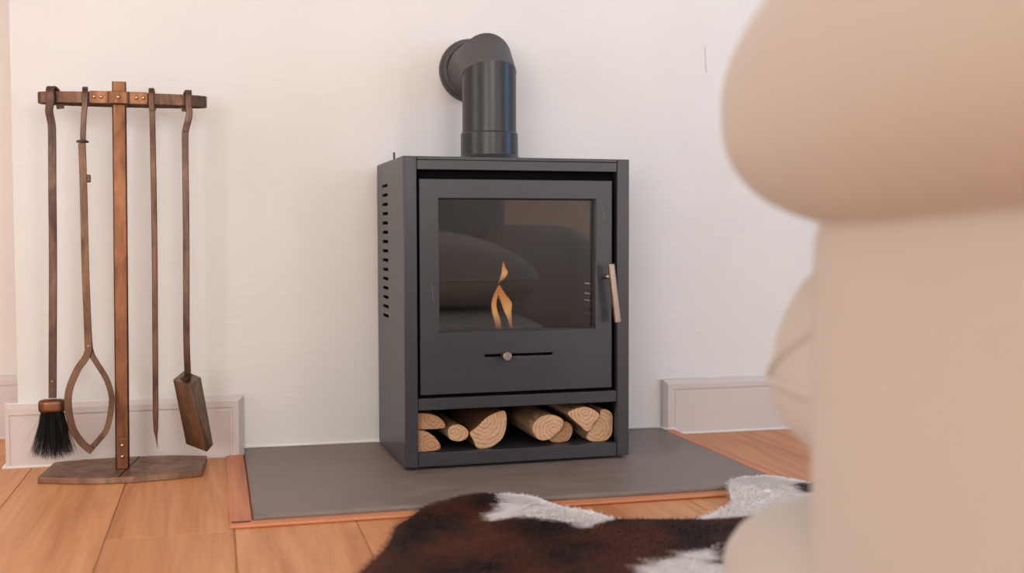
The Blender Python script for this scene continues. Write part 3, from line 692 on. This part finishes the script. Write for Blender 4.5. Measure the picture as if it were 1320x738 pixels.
# 4 shovel
r = root_at('ash_shovel', 'ash shovel with a boxy bronze pan hanging at the right end of the stand', 'shovel', -0.095, -0.180, 0.048)
yb = ty(-0.0891)
path = hook_path(-0.0885, yb, 0, [(-0.0866, yb - 0.015, 0.768), (-0.0895, -0.172, 0.750), (-0.0945, -0.176, 0.730), (-0.0960, -0.178, 0.700), (-0.0968, -0.180, 0.51), (-0.0995, -0.178, 0.30), (-0.0985, -0.168, 0.215), (-0.0990, -0.163, 0.199)], -0.008)
obj('shaft', shifted(sweep(bmesh.new(), path, 0.0135, 0.0065), r), 'bronze_dark', r, True).data.set_sharp_from_angle(angle=math.radians(40))
TL, Tn, TR = Vector((-0.1288, -0.170, 0.2006)), Vector((-0.0931, -0.205, 0.1920)), Vector((-0.0713, -0.165, 0.2030))
BL, Bn, BR = Vector((-0.1038, -0.170, 0.0608)), Vector((-0.0604, -0.205, 0.0483)), Vector((-0.0476, -0.165, 0.0555))
TB = TL + (TR - Tn) + Vector((0, 0, 0.003)); BB = BL + (BR - Bn)
bm = bmesh.new(); V = [bm.verts.new(p) for p in (TL, Tn, TR, TB, BL, Bn, BR, BB)]
for f in ((0, 1, 5, 4), (1, 2, 6, 5), (0, 3, 2, 1), (3, 0, 4, 7)): bm.faces.new([V[i] for i in f])
pan = obj('pan', shifted(bm, r), 'bronze_base', r)
sm_ = pan.modifiers.new('solid', 'SOLIDIFY'); sm_.thickness = 0.0016; sm_.offset = -1; bevel(pan, 0.0006, 1)
tm = TL.lerp(TR, 0.5); tm = tm.lerp(Tn, 0.25) + Vector((0, 0, 0.0035))
bm = bmesh.new(); sweep(bm, [tm + Vector((-0.008, -0.016, -0.0012)), tm + Vector((-0.001, 0.0, 0.004)), tm + Vector((0.003, 0.010, 0.008))], 0.0150, 0.0040); o = obj('pan_tang', shifted(bm, r), 'bronze_mid', r); bevel(o, 0.0008, 1)

# ------------------------------------------------------------------ cowhide rug
def sm(a, b, v):
    t = min(1, max(0, (v - a) / (b - a))); return t * t * (3 - 2 * t)
def rug_z(x_, y_): return 0.0150 * sm(-0.80, -0.67, y_) * (1 - sm(1.09, 1.16, x_)) + 0.0006
outline = [(0.045, -1.20), (0.11, -1.11), (0.1508, -1.0418), (0.1732, -0.9996), (0.2063, -0.931), (0.233, -0.8585), (0.2559, -0.7772), (0.2715, -0.7549), (0.2919, -0.7314), (0.3156, -0.6994), (0.3336, -0.6858), (0.3647, -0.6658), (0.4048, -0.635), (0.4391, -0.628), (0.4742, -0.6377), (0.4953, -0.6435), (0.5146, -0.6554), (0.5307, -0.6786), (0.5615, -0.7258), (0.5912, -0.7484), (0.6127, -0.7592), (0.6297, -0.7868), (0.6473, -0.8188), (0.6869, -0.8296), (0.7527, -0.8476), (0.7901, -0.8465), (0.8384, -0.8067), (0.8848, -0.7673), (0.8971, -0.7384), (0.9157, -0.6925), (0.942, -0.6477), (0.98, -0.6284), (1.0316, -0.6274), (1.0658, -0.6596), (1.0832, -0.6898), (1.11, -0.72), (1.16, -0.80), (1.22, -0.98), (1.24, -1.2), (1.3, -1.4), (1.42, -1.55), (1.4, -1.7), (1.2, -1.74), (0.9, -1.70), (0.72, -1.80), (0.45, -1.95), (0.22, -1.90), (0.14, -1.75), (0.22, -1.55), (0.16, -1.36), (0.02, -1.30)]
patchA = [(0.4825, -0.5923), (0.5069, -0.599), (0.5249, -0.6179), (0.5409, -0.6427), (0.5681, -0.7043), (0.5907, -0.7269), (0.6148, -0.7307), (0.6353, -0.7709), (0.6532, -0.8147), (0.624, -0.8237), (0.5973, -0.8387), (0.5824, -0.8618), (0.5615, -0.8615), (0.5551, -0.8161), (0.5349, -0.7892), (0.5047, -0.7705), (0.4708, -0.7644), (0.4315, -0.7803), (0.4209, -0.7488), (0.4557, -0.7232)]
patchB = [(0.5406, -1.1594), (0.5795, -1.0895), (0.6083, -1.0803), (0.6319, -1.0694), (0.6747, -1.0453), (0.7212, -1.0303), (0.7668, -0.9995), (0.7131, -1.0739), (0.6975, -1.1047), (0.706, -1.1197), (0.76, -1.17), (0.82, -1.30), (0.70, -1.42), (0.58, -1.35), (0.53, -1.25)]
patchC = [(0.7812, -0.8598), (0.8208, -0.8647), (0.8587, -0.8595), (0.9037, -0.8603), (0.98, -0.8458), (1.0896, -0.8179), (1.2456, -0.4994), (0.9881, -0.503), (0.74, -0.7737)]
patchD = [(0.25, -1.60), (0.38, -1.50), (0.50, -1.62), (0.48, -1.80), (0.30, -1.85)]
patchE = [(1.0, -1.2), (1.15, -1.12), (1.30, -1.35), (1.2, -1.6), (1.02, -1.45)]
spot = [(1.0575, -0.6996), (1.0746, -0.6931), (1.12, -0.6963), (1.10, -0.7493), (1.0602, -0.7487), (1.0499, -0.7315)]
def inside(P, x_, y_):
    r_ = False; j = len(P) - 1
    for i in range(len(P)):
        if (P[i][1] > y_) != (P[j][1] > y_) and x_ < (P[j][0] - P[i][0]) * (y_ - P[i][1]) / (P[j][1] - P[i][1]) + P[i][0]: r_ = not r_
        j = i
    return r_
def edge_dist(P, x_, y_):
    best = 9
    for i in range(len(P)):
        ax, ay = P[i - 1]; bx_, by_ = P[i]; dx, dy = bx_ - ax, by_ - ay
        t = max(0, min(1, ((x_ - ax) * dx + (y_ - ay) * dy) / (dx * dx + dy * dy))); best = min(best, (x_ - ax - dx * t) ** 2 + (y_ - ay - dy * t) ** 2)
    return math.sqrt(best)
WHITE = (0.95, 0.90, 0.86); 
def coat(x_, y_, jit=0.0):
    jx = jit and random.gauss(0, jit); jy = jit and random.gauss(0, jit)
    wx = x_ + 0.006 * noise.noise(Vector((x_ * 40, y_ * 40, 1))) + jx; wy = y_ + 0.006 * noise.noise(Vector((x_ * 40, y_ * 40, 5))) + jy
    if inside(spot, wx, wy): return (0.10, 0.085, 0.085)
    for P in (patchA, patchB, patchC, patchD, patchE):
        if inside(P, wx, wy): return WHITE
    n = noise.noise(Vector((x_ * 9 + 3, y_ * 7, 2))) + 0.5 * noise.noise(Vector((x_ * 26, y_ * 18, 7))) + (0.25 * noise.noise(Vector((x_ * 160, y_ * 60, 9))))
    t = sm(-0.6, 0.5, n); a, b = (0.022, 0.013, 0.011), (0.115, 0.036, 0.021)
    # darker spine areas
    return tuple(a[i] + (b[i] - a[i]) * t for i in range(3))
rug = thing('cowhide_rug', 'brown and white cowhide rug lying over the front edge of the hearth', 'rug', (0.65, -1.25, 0))
RO = Vector((0.65, -1.25, 0))
# dense triangulated hide from the outline
st_ = 0.0125; gx_ = [(-0.0 + i * st_) for i in range(int(1.46 / st_))]; gy_ = [(-1.98 + j * st_) for j in range(int(1.38 / st_))]
dense = [tuple(p)[:2] for p in smooth_path([(a, b, 0) for a, b in outline] + [(*outline[0], 0)], 5)]
bm = bmesh.new(); vs = [bm.verts.new((a, b, 0)) for a, b in dense[:-1]]
es = [bm.edges.new((vs[i], vs[(i + 1) % len(vs)])) for i in range(len(vs))]
bmesh.ops.triangle_fill(bm, edges=es, use_beauty=True)
for k in range(int(1.46 / 0.03)):
    g = bm.verts[:] + bm.edges[:] + bm.faces[:]
    bmesh.ops.bisect_plane(bm, geom=g, plane_co=(0.0 + k * 0.03 + 0.0131, 0, 0), plane_no=(1, 0, 0))
for k in range(int(1.4 / 0.03)):
    g = bm.verts[:] + bm.edges[:] + bm.faces[:]
    bmesh.ops.bisect_plane(bm, geom=g, plane_co=(0, -1.98 + k * 0.03, 0), plane_no=(0, 1, 0))
for f in bm.faces:
    if f.normal.z < 0: f.normal_flip()
top = [f for f in bm.faces]
ret = bmesh.ops.extrude_face_region(bm, geom=top)
up = [g for g in ret['geom'] if isinstance(g, bmesh.types.BMVert)]
ups = set(up)
for v in bm.verts:
    z_ = rug_z(v.co.x, v.co.y); wv = 0.0015 * (1 + noise.noise(Vector((v.co.x * 7, v.co.y * 7, 0))))
    v.co.z = z_ + (0.0035 + wv if v in ups else 0.0)
for v in bm.verts: v.co -= RO
bmesh.ops.recalc_face_normals(bm, faces=bm.faces)
me = bpy.data.meshes.new('hide'); bm.to_mesh(me); bm.free()
ca = me.color_attributes.new('coat', 'FLOAT_COLOR', 'POINT')
for i, v in enumerate(me.vertices):
    c = coat(v.co.x + RO.x, v.co.y + RO.y); ca.data[i].color = (*c, 1)
link('hide', me, 'hide', rug)
# hair
hv, hf, hc = [], [], []; rh = random.Random(11); cnt = 0
def hair_dir(x_, y_):
    a = -1.2 + 1.3 * noise.noise(Vector((x_ * 1.6, y_ * 1.6, 4))) + 0.5 * noise.noise(Vector((x_ * 8, y_ * 8, 6)))
    return a
while cnt < 90000:
    x_ = rh.uniform(0.0, 1.45); y_ = -0.62 - 1.3 * rh.random() ** 1.5
    if not inside(dense, x_, y_): continue
    cnt += 1
    a = hair_dir(x_, y_) + rh.gauss(0, 0.35); ed = edge_dist(outline, x_, y_) if (y_ > -1.15 and rh.random() < 0.3) else 1
    L_ = rh.uniform(0.009, 0.017)
    dx_, dy_ = math.sin(a) * L_, math.cos(a) * L_ * -1
    if ed < 0.012:   # hair fans outwards over the edge
        L_ *= 1.1; dx_, dy_ = rh.gauss(0, 0.3) * L_, abs(math.cos(rh.gauss(0, .5))) * L_
        if x_ < 0.27: dx_, dy_ = -abs(L_) * .7, 0.2 * L_
    z_ = rug_z(x_, y_) + 0.0035; w_ = 0.00065
    px_, py_ = -dy_ / L_ * w_, dx_ / L_ * w_
    k = len(hv)
    for t, zz, ww in ((0, 0, 1), (0.5, 0.0032, 0.8), (1, 0.0030 + rh.uniform(-.001, .0015), 0.15)):
        hx_, hy_ = x_ + dx_ * t - RO.x, y_ + dy_ * t - RO.y
        hv += [(hx_ - px_ * ww, hy_ - py_ * ww, z_ + zz), (hx_ + px_ * ww, hy_ + py_ * ww, z_ + zz)]
    hf += [(k, k + 1, k + 3, k + 2), (k + 2, k + 3, k + 5, k + 4)]
    c = coat(x_, y_, 0.003); f_ = rh.uniform(0.75, 1.25); c = tuple(min(0.97, q * f_) for q in c) if c[0] < .3 else tuple(min(0.97, q * rh.uniform(0.96, 1.04)) for q in c)
    hc += [c] * 6
me = bpy.data.meshes.new('fur'); me.from_pydata(hv, [], hf)
ca = me.color_attributes.new('coat', 'FLOAT_COLOR', 'POINT')
flat = [];
for c in hc: flat += [c[0], c[1], c[2], 1.0]
ca.data.foreach_set('color', flat)
tag(link('fur', me, 'fur', rug), kind='stuff')

# ------------------------------------------------------------------ armchair in the right foreground
ch_rot = math.radians(-4)
chair = thing('armchair', 'cream upholstered armchair with a thick rolled arm, out of focus in the right foreground', 'armchair', (0.472, -1.785, 0), ch_rot)
def cp(name, bm, label=None, parent=None):
    o = obj(name, bm, 'fabric', parent or chair, True)
    if label: o['label'] = label
    return o
CW = 0.64
def droop(bm, y0, y1, dz, zc=0):
    for v in bm.verts: v.co.z -= dz * sm(y0, y1, v.co.y)
    return bm
cp('side_panel', puffy((0.065, -0.39, 0.285), (0.075, 0.392, 0.255), 14, 44))
cp('arm_roll', droop(puffy((0.055, -0.320, 0.646), (0.155, 0.505, 0.132), 2.4, 44, 0.01, 3, ez=2.4), -0.35, 0.12, 0.028))
cp('back_bolster', puffy((0.90, -0.62, 0.30), (0.28, 0.22, 0.26), 3.2, 40, 0.01, 4, ez=2.8))
def crown(bm, cx_, hw, zc, dz):
    for v in bm.verts:
        if v.co.z > zc: v.co.z += dz * max(0, 1 - ((v.co.x - cx_) / hw) ** 2) * min(1, (v.co.z - zc) / 0.05)
    return bm
CR = (CW / 2 - 0.09, 0.36, 0.36, 0.065)
seat = cp('seat_cushion', crown(puffy((CW / 2, -0.19, 0.355), (CW / 2 - 0.004, 0.40, 0.110), 6, 44, 0.0, 2, ez=2.5), *CR))
def on_seat(c_, s_, z_):
    """point on the seat cushion's surface: direction (c_, s_) round it, height z_"""
    R = (1 - (abs(z_ - 0.355) / 0.110) ** 2.5) ** 0.4; k = (abs(c_) ** 6 + abs(s_) ** 6) ** (-1 / 6)
    x_, y_ = CW / 2 + c_ * k * R * (CW / 2 - 0.004), -0.19 + s_ * k * R * 0.40
    if z_ > CR[2]: z_ += CR[3] * max(0, 1 - ((x_ - CR[0]) / CR[1]) ** 2) * min(1, (z_ - CR[2]) / 0.05)
    return (x_, y_, z_)
cp('piping', sweep(bmesh.new(), [on_seat(math.cos(2 * math.pi * i / 96), math.sin(2 * math.pi * i / 96), 0.3595) for i in range(97)], 0.010, 0.010, (0, 0, 1), rnd=8), parent=seat)
cp('fold_seam', sweep(bmesh.new(), [on_seat(-1, 0.88 - 0.75 * t / 16, 0.362 + 0.066 * t / 16) for t in range(17)], 0.010, 0.010, (0, 0, 1), rnd=8), parent=seat)
cp('lower_roll', puffy((CW / 2, -0.10, 0.138), (CW / 2 + 0.015, 0.42, 0.120), 5, 44, 0.0, 1, ez=2.5))
cp('backrest', puffy((0.42, -0.76, 0.56), (0.40, 0.12, 0.34), 5, 40, 0.01, 9))
for x_ in (0.09, CW - 0.09):
    for y_ in (-0.70, 0.02):
        bm = bmesh.new(); lathe(bm, [(0.020, 0.012), (0.024, 0.05)], (x_, y_, 0), seg=20); obj('foot', bm, 'foot', chair)
